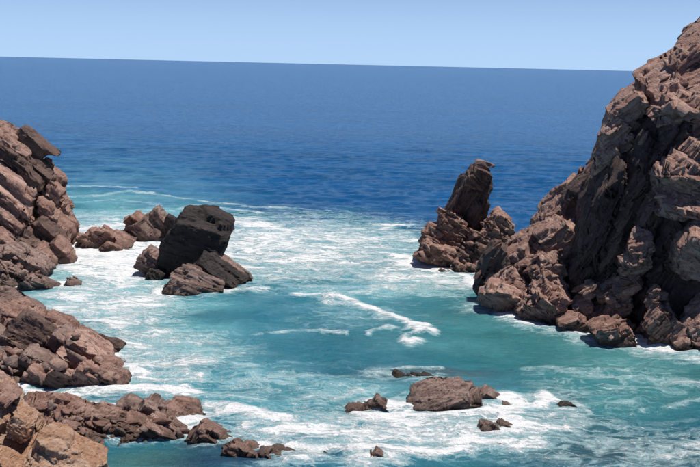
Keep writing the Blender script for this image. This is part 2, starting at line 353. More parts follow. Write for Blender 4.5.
# ---- reef joining the headland to the stack
RF = thing('rocky_reef', 'broken brown rock spur joining the stack to the shadowed headland', 'rocks', (13, 88, 0))
rock('crag', [(534, 234), (540, 212), (552, 198), (566, 190), (580, 170), (590, 164), (600, 180), (600, 240), (560, 262), (536, 256)], 92, 3.4, M_pink, RF, size=2.0, seed=40, strata=DS, cuts=[((-.1, -.72, .6), .6)])
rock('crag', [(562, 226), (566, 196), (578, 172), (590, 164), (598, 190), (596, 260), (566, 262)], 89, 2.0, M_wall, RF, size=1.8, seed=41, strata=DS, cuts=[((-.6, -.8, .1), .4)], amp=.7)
rock('crag', [(534, 238), (542, 220), (556, 214), (570, 226), (584, 222), (590, 240), (580, 262), (550, 262)], 86.5, 2.0, M_pink, RF, size=1.2, seed=42, strata=DS, amp=1.2)
rock('outcrop', [(506, 256), (516, 238), (530, 228), (552, 228), (574, 236), (586, 258), (578, 290), (560, 300), (530, 300), (508, 292)], 87, 3.4, M_reef, RF, size=1.4, seed=43, strata=(-.6, -.1, .8), amp=1.1, cuts=[((0, -.7, .7), .55)])
rock('outcrop', [(474, 292), (478, 264), (488, 248), (502, 238), (514, 250), (516, 276), (506, 300), (488, 312)], 86.5, 2.2, M_wall, RF, size=1.5, seed=44, strata=(-.8, -.3, .4), cuts=[((-.5, -.86, .1), .45)], amp=.8)
rock('outcrop', [(482, 296), (494, 276), (510, 262), (528, 268), (534, 290), (526, 304), (500, 304)], 84.5, 2.2, M_pink, RF, size=1.3, seed=45, strata=(-.6, -.3, .7), thin=.3, amp=1.05, cuts=[((0, -.6, .8), .5)])
rock('slab', [(476, 298), (484, 286), (500, 280), (520, 286), (526, 300), (510, 308), (486, 306)], 83.0, 1.6, M_pink, RF, size=1.1, seed=46, strata=(.3, -.3, .9), amp=1.2)
rock('slab', [(516, 312), (520, 296), (532, 282), (548, 268), (562, 262), (568, 290), (562, 322), (540, 326), (522, 322)], 81.0, 2.2, M_pink, RF, size=1.5, seed=47, strata=(.62, -.35, .7), thin=.3, amp=1.1, cuts=[((-.1, -.62, .78), .5)])
rock('outcrop', [(526, 268), (538, 254), (556, 252), (566, 268), (560, 288), (538, 288)], 83.5, 1.8, M_reef, RF, size=1.1, seed=48, strata=(-.55, -.2, .8), amp=1.1)

KD[0] = 1.0
rock('outcrop', [(466, 308), (472, 298), (484, 294), (494, 302), (490, 314), (474, 314)], 86.0, 1.5, M_reef, RF, size=1.0, seed=49)
# ---- sea stack with the pinnacle
ST = thing('sea_stack', 'leaning dark rock pinnacle with a beaked top rising from jagged rocks', 'sea stack', (10, 98, 0))
ST_ = dict(p=3.6)
rock('pinnacle', [(434, 234), (445, 212), (454, 196), (461, 180), (469, 170), (477, 165), (488, 168), (491, 184), (486, 206), (482, 224), (482, 262), (438, 262)], 100, 2.2, M_wall, ST, size=1.2, seed=50, p=3, nrand=0, strata=(-.85, -.3, .35), thin=.32, amp=.75, cuts=[((-.45, -.9, .02), .55)])
rock('cap_rock', [(464, 182), (468, 170), (478, 165), (491, 172), (491, 182), (482, 190), (470, 188)], 98.8, 1.4, M_dusk, ST, size=.9, seed=51, strata=(.5, .1, .8), amp=1.3)
rock('beak', [(472, 166), (476, 161), (483, 159.5), (490, 162), (494.5, 165), (494, 168), (489, 167.5), (486, 171), (476, 172)], 99.5, .7, M_grey, ST, size=.8, seed=52, p=2.6, nrand=2, amp=.5)
rock('shoulder', [(428, 232), (436, 214), (444, 206), (456, 212), (466, 226), (462, 240), (440, 244)], 97.5, 2.0, M_brown, ST, size=1.3, seed=53, strata=(.5, .1, .8), thin=.35, amp=1.1)
rock('shoulder', [(413, 256), (416, 240), (426, 226), (440, 226), (460, 232), (468, 244), (462, 262), (440, 264), (418, 262)], 97.5, 2.2, M_brown, ST, size=1.5, seed=54, strata=(.3, -.1, .9), thin=.3, amp=1.0, cuts=[((-.1, -.8, .5), .6)])
rock('foot', [(412, 258), (415, 245), (426, 240), (450, 246), (460, 252), (455, 262), (430, 264)], 95.0, 1.6, M_brown, ST, size=1.1, seed=55, strata=(.3, -.1, .9), thin=.3)
rock('crag', [(462, 250), (460, 236), (468, 226), (480, 224), (492, 214), (504, 212), (512, 226), (518, 244), (508, 262), (484, 272)], 97, 2.8, M_brown, ST, size=1.4, seed=56, strata=(.55, .1, .8), thin=.35, amp=1.3)
rock('crag', [(486, 226), (492, 210), (503, 209), (512, 222), (514, 232), (500, 240)], 98, 1.5, M_pink, ST, size=1.1, seed=57, strata=(.6, .1, .75), thin=.3, amp=1.2)
rock('crag', [(454, 268), (462, 246), (476, 238), (490, 244), (494, 260), (484, 276), (464, 276)], 94.5, 1.8, M_wall, ST, size=1.2, seed=58, strata=(.5, -.1, .8), amp=1.2)
rock('foot', [(446, 272), (452, 262), (462, 257), (480, 258), (490, 268), (484, 276), (460, 275)], 93.0, 1.5, M_brown, ST, size=1.0, seed=59, strata=(.45, -.1, .88), thin=.3, cuts=[((0, -.5, .86), .5)])
rock('foot', [(436, 273), (440, 269), (448, 268.5), (454, 272), (448, 276)], 92.0, .5, M_brown, ST, size=.7, seed=60)

# ---- leaning dark boulder group on the left
c = base(190, 284)
tag(rock('leaning_boulder', [(158, 280), (161, 250), (165, 228), (174, 215), (184, 207), (196, 205), (213, 210), (228, 216), (235, 222), (234, 232), (226, 244), (223, 257), (214, 274), (190, 292), (168, 294)], 88.5, 3.2, M_dark, None, size=2.3, seed=77, p=3.3, strata=(.25, -.25, .93), amp=.42, thin=.5, nrand=0, cuts=[((-.15, -.99, -.05), .62), ((.12, -.62, .78), .74), ((-.72, -.3, .62), .84), ((.5, -.8, .2), .8)]),
    'huge black leaning boulder with a flat shadowed face standing in foam', 'boulder')
s = thing('leaning_slab', 'dark split slab sloping into the sea right of the black boulder', 'rock', (-13, 89, 0))
rock('slab', [(196, 262), (204, 250), (213, 252), (226, 262), (240, 272), (254, 280), (248, 284), (226, 282), (208, 280)], 86, 1.4, M_dark, s, size=1.2, seed=71, p=3.2, nrand=1, strata=(.55, -.3, .75), thin=.3, amp=.7)
rock('slab', [(204, 252), (211, 246.5), (221, 254), (238, 266), (256, 281), (250, 284), (236, 278), (216, 264)], 87, 1.0, M_grey, s, size=1.2, seed=72, p=3.2, nrand=0, strata=(.55, -.3, .75), thin=.3, amp=.7)
rock('slab', [(186, 276), (194, 260), (204, 256), (222, 270), (240, 284), (226, 290), (198, 292)], 84, 1.2, M_dark, s, size=1.2, seed=73, p=3, strata=(.55, -.3, .75), thin=.3, amp=.7)
tag(rock('slab_rock', [(160, 296), (167, 279), (178, 268), (188, 263), (199, 268), (212, 279), (230, 291), (214, 300), (190, 303), (168, 302)], 81.2, 1.7, M_grey, None, size=1.5, seed=74, p=3, nrand=3, strata=(.3, .5, .8), amp=.6, cuts=[((.25, -.55, .8), .55)]),
    'pale grey slanted slab in front of the black leaning boulder', 'rock')
tag(rock('boulder', [(134, 268), (138, 257), (146, 250), (156, 247), (166, 254), (168, 272), (158, 278), (146, 276)], 88.5, 1.5, M_grey, None, size=1.0, seed=75, amp=1.3, strata=(.5, 0, .8)),
    'lumpy brown rock against the left foot of the black boulder', 'rock')
tag(rock('boulder', [(144, 277), (149, 271), (158, 270), (165, 274), (164, 280), (152, 282)], 86.2, .8, M_dark, None, size=.9, seed=76, amp=.8),
    'small dark rounded rock below the lumpy brown one', 'rock')
p_ = thing('tilted_rock', 'pale tilted rock with dark cracks behind the black boulder', 'rock', (-24, 104, 0)); KD[0] = .96
rock('slab', [(120, 244), (125, 224), (136, 221), (145, 215), (154, 211), (168, 222), (178, 240), (164, 247), (132, 248)], 110, 2.2, M_grey, p_, size=1.6, seed=77, p=2.6, strata=(.7, -.4, .55), amp=.7, cuts=[((.1, -.75, .62), .5)])
rock('slab', [(123, 228), (126, 216), (134, 211), (142, 213), (145, 220), (136, 226)], 111, 1.4, M_brown, p_, size=1.1, seed=78, strata=(.6, -.2, .7))
rock('slab', [(143, 217), (150, 209), (157, 205), (164, 212), (172, 224), (176, 236), (168, 238), (158, 226)], 110.6, 1.3, M_grey, p_, size=1.1, seed=79, p=3, strata=(.7, -.4, .55), thin=.3)
rock('slab', [(164, 222), (168, 213), (176, 215), (184, 222), (180, 236), (168, 236)], 109.5, 1.2, M_dark, p_, size=1.0, seed=80)
KD[0] = .962
p_ = thing('low_rocks', 'low brown rocks reaching from the left cliff into white foam', 'rocks', (-28, 102, 0))
rock('outcrop', [(72, 248), (79, 233), (90, 229), (104, 228), (118, 230), (130, 238), (138, 250), (118, 256), (92, 254)], 105.5, 2.0, M_brown, p_, size=1.1, seed=81, amp=1.5)
rock('outcrop', [(62, 240), (66, 230), (74, 229), (84, 234), (88, 244), (74, 248)], 108, 1.5, M_pink, p_, size=1.0, seed=82, amp=1.2)
rock('outcrop', [(96, 250), (104, 243), (120, 243), (134, 249), (140, 254), (126, 257), (106, 254)], 103, 1.2, M_brown, p_, size=.9, seed=83, amp=1.3)
rock('outcrop', [(112, 238), (120, 232), (130, 231), (138, 238), (134, 244), (120, 244)], 108, 1.2, M_grey, p_, size=.9, seed=84, amp=1.3)
KD[0] = 1.0

# ---- left cliff
LC = thing('left_cliff', 'brown layered cliff with an overhanging beak on the left side', 'cliff', (-40, 95, 0))
BED = (.62, -.25, .74)
rock('crag', [(-60, 110), (-8, 128), (8, 127), (22, 132), (34, 140), (44, 160), (56, 180), (63, 204), (62, 222), (70, 240), (74, 262), (70, 278), (20, 300), (-60, 300)], 100, 5.0, M_brown, LC, size=3.0, seed=100, strata=BED, thin=.35, amp=.8, cuts=[((.25, -.9, .3), .6)])
rock('beak_slab', [(12, 136), (18, 128), (24, 126), (38, 135), (51, 145), (62, 153), (56, 157), (45, 154.5), (42, 160), (30, 156), (16, 148)], 98, 1.1, M_dusk, LC, size=1.8, seed=101, p=4, strata=BED, amp=.25, nrand=0)
rock('block', [(41, 164), (44, 158), (50, 158), (53, 164), (52, 172), (46, 174)], 98.5, .9, M_dusk, LC, size=1.0, seed=102)
rock('slab', [(20, 148), (30, 150), (46, 162), (52, 176), (58, 190), (50, 196), (38, 182), (26, 166)], 97.3, 1.4, M_dusk, LC, size=1.6, seed=103, strata=BED, amp=.6)
rock('boulder', [(48, 180), (56, 178), (62, 190), (63, 202), (57, 210), (50, 202)], 97, 1.3, M_brown, LC, size=1.1, seed=104)
rock('bed', [(-40, 214), (10, 216), (34, 226), (44, 250), (30, 268), (-40, 268)], 93.4, 2.0, M_dusk, LC, size=1.4, seed=109, strata=BED, thin=.3, amp=.6, nrand=0)
rock('bed', [(-40, 226), (6, 228), (18, 240), (20, 256), (8, 262), (-40, 262)], 90.6, 1.8, M_brown, LC, size=1.3, seed=108, strata=BED, thin=.3, amp=.6, nrand=0)
# long rounded beds slanting down to the right, each a step nearer
beds = [([(-30, 126), (0, 128), (16, 134), (30, 152), (36, 166), (24, 162), (6, 150), (-30, 140)], 97.0, 1.8, M_brown),
        ([(-30, 136), (4, 138), (20, 152), (34, 170), (44, 184), (42, 194), (28, 180), (8, 160), (-30, 150)], 95.8, 1.7, M_brown),
        ([(-30, 156), (0, 160), (16, 172), (28, 186), (36, 202), (34, 210), (20, 200), (4, 184), (-30, 172)], 94.4, 1.7, M_pink),
        ([(-30, 176), (0, 182), (14, 190), (26, 204), (36, 220), (30, 224), (14, 210), (-4, 198), (-30, 192)], 93.2, 1.6, M_pink),
        ([(-30, 198), (0, 202), (12, 210), (26, 226), (30, 236), (20, 236), (4, 224), (-30, 214)], 92.2, 1.5, M_brown),
        ([(-30, 216), (0, 222), (12, 228), (24, 240), (20, 246), (4, 240), (-30, 236)], 91.6, 1.5, M_brown),
        ([(38, 196), (46, 196), (56, 208), (60, 224), (52, 230), (42, 218)], 95.6, 1.4, M_brown),
        ([(32, 222), (46, 214), (58, 226), (66, 246), (62, 262), (46, 258), (36, 242)], 94.4, 1.9, M_dusk),
        ([(48, 246), (58, 234), (68, 244), (75, 262), (74, 266), (60, 267), (52, 262)], 93.0, 1.6, M_brown),
        ([(30, 250), (42, 240), (54, 250), (62, 266), (58, 274), (42, 268)], 91.8, 1.5, M_brown),
        ([(10, 244), (24, 232), (38, 240), (44, 256), (30, 262), (14, 258)], 92.2, 1.6, M_dusk)]
for i, (ol, D, T, mt) in enumerate(beds):
    rock('bed', ol, D, T, (mt, M_dusk, mt, M_brown)[i % 4] if i in (1, 5) else mt, LC, size=1.3, seed=110 + i, p=3.2, strata=BED, thin=.26, amp=.75, nrand=3)
KD[0] = .975
LL = thing('rock_ledge', 'grey layered ledge at the foot of the left cliff', 'rock ledge', (-35, 88, 0))
for i, (ol, D, T) in enumerate([([(-30, 250), (0, 248), (22, 246), (38, 254), (54, 268), (62, 276), (50, 281), (20, 276), (-30, 270)], 88.5, 2.0),
        ([(-30, 262), (0, 262), (20, 264), (36, 274), (30, 284), (0, 282), (-30, 282)], 86.4, 1.6), ([(-30, 274), (0, 274), (14, 278), (26, 286), (14, 292), (-30, 290)], 85, 1.4),
        ([(14, 290), (22, 280), (30, 276), (46, 279), (62, 284), (58, 290), (38, 291), (24, 293)], 83.8, 1.1), ([(58, 290), (64, 283), (72, 278), (80, 281), (84, 286), (74, 290)], 84.2, .8),
        ([(20, 291), (26, 280), (30, 278), (38, 290), (30, 293)], 83.2, .6)]):
    rock('slab', ol, D, T, M_grey, LL, size=1.3, seed=130 + i, strata=(.45, -.3, .85), thin=.3, amp=.9)
KD[0] = 1.0
# ---- boulder shore on the left, middle distance
BS = thing('boulder_shore', 'jumbled pink brown rocks sloping down to white surf at left', 'rocks', (-27, 68, 0))
rock('shore_rock', [(-40, 310), (0, 308), (30, 318), (58, 328), (80, 341), (102, 354), (118, 368), (126, 382), (118, 390), (60, 392), (-40, 396)], 61.2, 3.8, M_brown, BS, size=1.5, seed=140, strata=(.5, -.3, .8), amp=.8, cuts=[((.15, -.55, .82), .5)])
sh = [([(-10, 292), (6, 290), (22, 300), (40, 312), (44, 318), (26, 316), (4, 308), (-10, 304)], 80.5, 1.3, M_grey), ([(10, 300), (24, 298), (40, 312), (54, 322), (44, 324), (26, 314)], 79, 1.0, M_brown),
      ([(-10, 300), (6, 306), (14, 316), (8, 330), (-10, 328)], 77, 1.4, M_grey),
      ([(44, 318), (52, 312), (60, 315), (70, 326), (78, 336), (70, 340), (56, 330)], 76.5, 1.1, M_brown),
      ([(52, 334), (64, 326), (78, 338), (82, 350), (66, 354), (54, 344)], 73.5, 1.3, M_grey),
      ([(66, 340), (78, 334), (94, 344), (108, 356), (110, 364), (90, 360), (72, 354)], 73.0, 1.3, M_pink),
      ([(88, 342), (96, 337), (110, 340), (126, 347), (116, 350), (100, 349)], 76.5, .9, M_dusk),
      ([(56, 356), (66, 346), (86, 350), (98, 362), (88, 370), (64, 368)], 71.2, 1.4, M_pink),
      ([(90, 362), (100, 354), (116, 356), (124, 362), (120, 368), (104, 370)], 71.5, 1.0, M_brown),
      ([(22, 352), (34, 346), (44, 352), (60, 360), (62, 372), (44, 374), (28, 366)], 69.5, 1.2, M_grey),
      ([(-10, 352), (8, 350), (20, 356), (26, 366), (20, 378), (-10, 378)], 69.0, 1.4, M_grey),
      ([(-10, 370), (6, 366), (22, 372), (30, 382), (20, 388), (-10, 390)], 66.5, 1.2, M_pink), ([(24, 376), (30, 366), (44, 364), (52, 376), (46, 386), (30, 388)], 66.8, 1.1, M_pink),
      ([(46, 380), (52, 368), (64, 364), (78, 374), (78, 386), (56, 389)], 67.0, 1.2, M_pink), ([(74, 372), (82, 362), (96, 364), (102, 376), (98, 386), (80, 387)], 67.6, 1.2, M_pink),
      ([(98, 374), (106, 366), (120, 370), (130, 380), (122, 385), (102, 386)], 68.0, 1.1, M_brown), ([(-10, 332), (6, 330), (18, 340), (20, 350), (6, 352), (-10, 350)], 71.5, 1.3, M_grey)]
for i, (ol, D, T, mt) in enumerate(sh):
    D = float(np.interp(max(y for _, y in ol), [300, 320, 350, 370, 388], [75, 66.5, 60.5, 58, 56.4])) + .4 * T
    rock('slab' if i % 3 else 'block', [(sum(x for x, _ in ol) / len(ol) + (x - sum(x for x, _ in ol) / len(ol)) * 1.22, y) for x, y in ol], D, T, mt, BS, size=1.1, seed=141 + i, strata=(.5, -.3, .8), amp=.9, thin=.5, res=.9)
tag(rock('smooth_boulder', [(4, 332), (10, 322), (20, 314), (30, 312), (44, 319), (54, 330), (54, 344), (46, 350), (28, 351), (12, 342)], 61.0, 2.1, M_dusk, None, size=2.6, seed=160, p=2.8, amp=.25, nrand=2, cuts=[((.1, -.75, .66), .6)], smooth=True),
    'large smooth dark boulder among the pink rocks at left', 'boulder')
tag(rock('rounded_boulder', [(-16, 346), (-14, 332), (-4, 324), (8, 328), (20, 340), (24, 350), (10, 352)], 60.4, 1.5, M_grey, None, size=2.0, seed=161, amp=.3, nrand=3, smooth=True),
    'rounded grey boulder at the left edge beside the smooth dark boulder', 'boulder')
tag(rock('small_rock', [(139, 375), (144, 371), (150, 371), (156, 374), (153, 377), (144, 377)], yw(148, 377) + .5, .5, M_brown, None, size=.6, seed=162), 'small lone brown rock in surf right of the boulder shore', 'rock')

KD[0] = .85
# ---- orange rock in the left corner
OC = thing('corner_crag', 'large orange tan rock filling the bottom left corner', 'rock', (-14, 40, 0))
rock('boulder', [(-40, 380), (-4, 384), (8, 394), (20, 404), (32, 416), (38, 432), (34, 470), (30, 520), (-40, 520)], 47, 2.4, M_orange, OC, size=1.6, seed=170, p=2.8, strata=(.5, -.4, .75), amp=.7, nrand=3)
rock('boulder', [(24, 452), (34, 438), (48, 428), (62, 430), (74, 442), (88, 456), (100, 472), (104, 520), (10, 520)], 44.5, 2.0, M_orange, OC, size=1.4, seed=171, p=2.8, strata=(.3, -.4, .85), amp=.6, nrand=3)
rock('boulder', [(-20, 446), (4, 448), (24, 458), (30, 478), (24, 520), (-20, 520)], 43, 1.6, M_orange, OC, size=1.1, seed=172, p=2.8, amp=.7)
rock('block', [(-8, 388), (2, 386), (12, 392), (18, 402), (10, 410), (-8, 404)], 46.5, 1.1, M_brown, OC, size=.8, seed=173)
rock('block', [(12, 412), (24, 408), (32, 420), (34, 436), (22, 440), (12, 428)], 45.6, 1.1, M_orange, OC, size=.8, seed=174, amp=.8)
KD[0] = .917
# ---- rough low ridge behind the corner pool
RD = thing('low_ridge', 'rough purple brown rock ridge crossing behind the corner tide pool', 'rocks', (-13, 55, 0))
rd = [([(14, 404), (24, 398), (38, 402), (48, 412), (46, 430), (28, 436), (14, 420)], 57, 1.4, M_brown), ([(36, 410), (48, 402), (64, 408), (74, 416), (74, 436), (52, 440), (38, 430)], 55.5, 1.5, M_grey),
      ([(62, 412), (72, 404), (84, 412), (94, 420), (92, 438), (74, 444), (62, 432)], 54.5, 1.5, M_brown), ([(84, 424), (94, 408), (108, 410), (122, 420), (122, 440), (100, 444), (86, 438)], 54.5, 1.5, M_brown),
      ([(110, 424), (124, 416), (142, 418), (156, 426), (158, 438), (140, 444), (116, 440)], 54, 1.4, M_brown), ([(140, 428), (152, 416), (172, 420), (186, 430), (184, 440), (160, 445), (144, 440)], 54, 1.3, M_pink),
      ([(30, 430), (46, 424), (66, 430), (84, 438), (80, 450), (50, 452), (30, 444)], 51.5, 1.2, M_brown), ([(74, 440), (90, 434), (104, 440), (104, 450), (84, 452)], 52, .8, M_brown),
      ([(100, 446), (120, 442), (138, 444), (132, 449), (108, 450)], 52.2, .5, M_grey)]
rock('shelf', [(10, 412), (40, 404), (90, 412), (150, 420), (186, 428), (192, 440), (160, 447), (90, 450), (30, 452), (8, 440)], 55.0, 2.2, M_brown, RD, size=1.1, seed=179, strata=(.35, -.3, .88), thin=.3, amp=1.3, nrand=2)
for i, (ol, D, T, mt) in enumerate(rd):
    rock('ridge_rock', ol, D, T, mt, RD, size=.9, seed=180 + i, strata=(.4, -.3, .85), amp=1.3)
tag(rock('dome_boulder', [(113, 420), (115, 406), (121, 399), (130, 396), (138, 398), (142, 406), (140, 420), (126, 424)], 56.5, 1.0, M_grey, None, size=1.2, seed=190, amp=.4, nrand=2), 'rounded dark grey boulder on the ridge, left of the cracked one', 'boulder')
tag(rock('cracked_boulder', [(138, 420), (141, 402), (148, 397), (158, 397), (166, 402), (170, 412), (164, 424), (146, 424)], 56.2, 1.1, M_grey, None, size=1.1, seed=191, amp=.6), 'cracked grey boulder right of the rounded one on the ridge', 'boulder')
s = thing('sloping_rock', 'brown rock sloping right into surf beside the cracked boulder', 'rock', (-11, 56, 0))
rock('slab', [(158, 424), (162, 410), (172, 402), (184, 402), (196, 408), (208, 416), (212, 422), (196, 426), (176, 428)], 56.3, 1.3, M_brown, s, size=1.0, seed=192, strata=(.3, -.3, .9), amp=1.0)
rock('slab', [(152, 412), (160, 402), (170, 402), (172, 410), (162, 420)], 56.0, .7, M_grey, s, size=.8, seed=193)
KD[0] = 1.0
tag(rock('flat_rock', [(184, 438), (190, 430), (202, 425), (216, 428), (232, 436), (236, 440), (220, 445), (196, 445)], yw(210, 444) + .5, 1.1, M_brown, None, size=.8, seed=194, amp=1.1, nrand=1), 'flat brown rock just right of the low ridge in foam', 'rock')
s = thing('flat_rock', 'long low brown rock tapering right at the bottom of the bay', 'rock', (-7, 49, 0))
rock('slab', [(214, 460), (221, 448), (232, 442), (248, 443), (266, 450), (268, 464), (236, 466)], yw(240, 459) + .4, 1.0, M_brown, s, size=.8, seed=195, amp=1.1, nrand=1)
rock('slab', [(250, 465), (258, 450), (276, 450), (294, 455), (312, 463), (290, 468), (264, 468)], yw(275, 461) + .2, .8, M_grey, s, size=.8, seed=196, amp=.8, nrand=1)

# ---- rocks in the middle of the bay
_rock = rock
def rock(name, ol, D, T, *a_, **k_):        # low rocks: carry the outline on below the water
    mx = sum(x for x, _ in ol) / len(ol); y0, y1 = min(y for _, y in ol), max(y for _, y in ol)
    return _rock(name, [(mx + (x - mx) * (1.1 + .2 * (y - y0) / (y1 - y0)), y - 1 + 8 * ((y - y0) / (y1 - y0)) ** 2) for x, y in ol], D, T, *a_, **k_)
def solo(name, label, ol, mt=M_brown, T=.9, size=.9, seed=0, amp=1.0, cat='rock', group=None, sm=False, **k):
    bx = sum(x for x, _ in ol) / len(ol); by = max(y for _, y in ol) - 2
    return tag(rock(name, ol, yw(bx, by) + T * .35, T, mt, None, size=size, seed=seed, amp=amp, p=2.8, nrand=2, **k), label, cat, group)
s = thing('surf_rock', 'low brown rock with two humps left of the big centre rock', 'rock', (1.5, 57, 0))
rock('hump', [(358, 413), (364, 404), (374, 399), (388, 400), (400, 408), (398, 414), (374, 416)], yw(378, 412) + .4, .9, M_grey, s, size=.8, seed=200, p=3, nrand=2)
rock('hump', [(341, 411), (350, 405), (356, 401), (364, 404), (368, 412), (352, 414)], yw(355, 411) + .25, .6, M_brown, s, size=.7, seed=201, p=3, nrand=2)
s = thing('surf_rock', 'biggest brown rock in the middle of the foamy bay', 'rock', (6, 57, 0))
rock('main_block', [(411, 415), (415, 402), (420, 392), (430, 385), (442, 381), (456, 383), (470, 389), (476, 396), (482, 406), (482, 416), (450, 420), (418, 418)], yw(445, 413) + 1.3, 1.9, M_grey, s, size=1.2, seed=302, amp=1.0, p=2.7, nrand=2, strata=(-.3, -.3, .9))
rock('end_block', [(472, 408), (474, 393), (482, 388), (493, 388), (497, 396), (500, 408), (486, 412)], yw(486, 407) + .8, .9, M_grey, s, size=.8, seed=203, amp=1.0, p=3, nrand=2)
solo('surf_rock', 'small rounded rock touching the right end of the biggest bay rock', [(498, 411), (502, 404), (510, 402), (518, 405), (521, 411), (510, 414)], M_grey, .6, .7, 204)
s = thing('surf_rock', 'low two-toned rock in foam below the biggest bay rock', 'rock', (9, 53, 0))
rock('hump', [(476, 434), (480, 425), (488, 422), (498, 424), (502, 434), (490, 439)], yw(488, 435) + .3, .8, M_grey, s, size=.7, seed=205, p=2.8, nrand=2)
rock('hump', [(492, 432), (498, 422), (508, 421), (518, 427), (516, 432), (502, 435)], yw(505, 432) + .25, .7, M_grey, s, size=.7, seed=206, amp=.6, p=2.8, nrand=2)
solo('surf_rock', 'tiny awash rock left of the two-toned rock', [(457, 435), (462, 431), (468, 432), (468, 436), (460, 437)], M_brown, .35, .4, 207)
solo('surf_rock', 'flat awash rock in foam below the two-toned rock', [(490, 447), (496, 443), (506, 444), (509, 449), (498, 451)], M_brown, .4, .5, 208)
solo('surf_rock', 'small jagged brown rock in the bottom centre foam', [(367, 460), (371, 452), (380, 449), (388, 454), (392, 461), (378, 463)], M_brown, .55, .6, 209, 1.2)
solo('surf_rock', 'small dark rock in the bottom foam left of the jagged one', [(319, 456), (324, 451), (330, 451), (336, 455), (328, 458)], M_brown, .4, .5, 210)
solo('awash_rock', 'long dark rock barely breaking the surface above the biggest bay rock', [(384, 378), (396, 373.5), (420, 373), (436, 375.5), (430, 380), (400, 381)], M_dark, .6, .8, 211, .6)
solo('awash_rock', 'dark rock awash under white ripples right of the bay rocks', [(552, 410), (560, 404), (572, 403), (582, 408), (574, 412), (560, 412)], M_dark, .6, .8, 212, .6)
solo('small_rock', 'tiny brown rock between the sloping rock and the bottom foam', [(222, 418), (227, 414), (234, 415), (232, 419)], M_brown, .3, .4, 213)
bpy.context.view_layer.update()
scatter(RD, [(20, 405), (60, 405), (110, 418), (180, 418), (190, 440), (120, 446), (50, 450), (30, 430)], 60, 4, 13, [M_brown, M_grey, M_brown], 5, tilt=.3)
scatter(BS, [(0, 300), (30, 305), (80, 335), (125, 372), (125, 386), (0, 388)], 30, 4, 13, [M_brown, M_grey], 6)
scatter(LL, [(0, 250), (30, 250), (80, 280), (70, 292), (0, 292)], 40, 3, 7, [M_grey, M_brown], 7)
scatter(HL, [(565, 290), (600, 270), (660, 330), (700, 340), (700, 352), (600, 336)], 40, 4, 10, [M_pink, M_reef], 8, tilt=-.6)
scatter(HL, [(640, 80), (700, 40), (700, 220), (650, 200)], 24, 4, 16, [M_pink], 9, tilt=-.6)
scatter(RF, [(480, 250), (540, 225), (590, 240), (570, 320), (480, 300)], 50, 3, 10, [M_pink, M_reef], 10, tilt=-.6)
scatter(ST, [(415, 240), (470, 225), (515, 220), (500, 275), (430, 270)], 36, 3, 9, [M_brown, M_grey], 11)
print('TRIS', TRI[0], 'max obj')

# ------------------------------------------------------------------ the sea: one sheet from behind the camera to the horizon
ys = np.concatenate([np.linspace(-400, 10, 12), np.linspace(14, 33, 30), np.geomspace(33.2, 430, 760), np.geomspace(435, 26000, 130)])
ss = np.concatenate([[-30, -8, -3, -1.4, -.8, -.6], np.linspace(-.48, .48, 520), [.6, .8, 1.4, 3, 8, 30]])
YY, SS = np.meshgrid(ys, ss, indexing='ij')
XX = SS * np.maximum(YY, 14)
PW = np.stack([XX.ravel(), YY.ravel(), np.zeros(XX.size)], 1)
jx = np.clip(PW[:, 1], 0, 1e9) < 250
PW2 = PW.copy()
px_, py_ = project(PW + np.where(PW[:, 1:2] < 5, [0, 400, 0], 0)); 
near = (PW[:, 1] > 14) & (PW[:, 1] < 260)
warp = np.stack([fbm(PW * [.22, .22, 1], 3, 71), fbm(PW * [.22, .22, 1], 3, 72)], 1)
wk = np.clip((py_ - 175) / 110, .12, 1.3)
PX = px_ + warp[:, 0] * 18 * wk; PY = py_ + warp[:, 1] * 5 * wk
foam = np.zeros(len(PW)); milk = np.zeros(len(PW))
def seg(pts, w, s, arr, asp=1.6):
    d = np.full(len(PW), 9e9)
    for (x0, y0), (x1, y1) in zip(pts[:-1], pts[1:]):
        ex, ey = (x1 - x0), (y1 - y0) * asp; L = ex * ex + ey * ey + 1e-9
        t = np.clip(((PX - x0) * ex + (PY - y0) * asp * ey) / L, 0, 1)
        d = np.minimum(d, np.hypot(PX - x0 - t * ex, (PY - y0) * asp - t * ey))
    v = s * np.exp(-(d / (w * asp)) ** 2) * near
    np.maximum(arr, v, out=arr)
def ell(x, y, rx, ry, s, arr, rot=0.0):
    c, sn = math.cos(rot), math.sin(rot); dx, dy = PX - x, PY - y
    a, b = (dx * c + dy * sn) / rx, (-dx * sn + dy * c) / ry
    v = s * np.exp(-(a * a + b * b) ** 1.5) * near
    np.maximum(arr, v, out=arr)
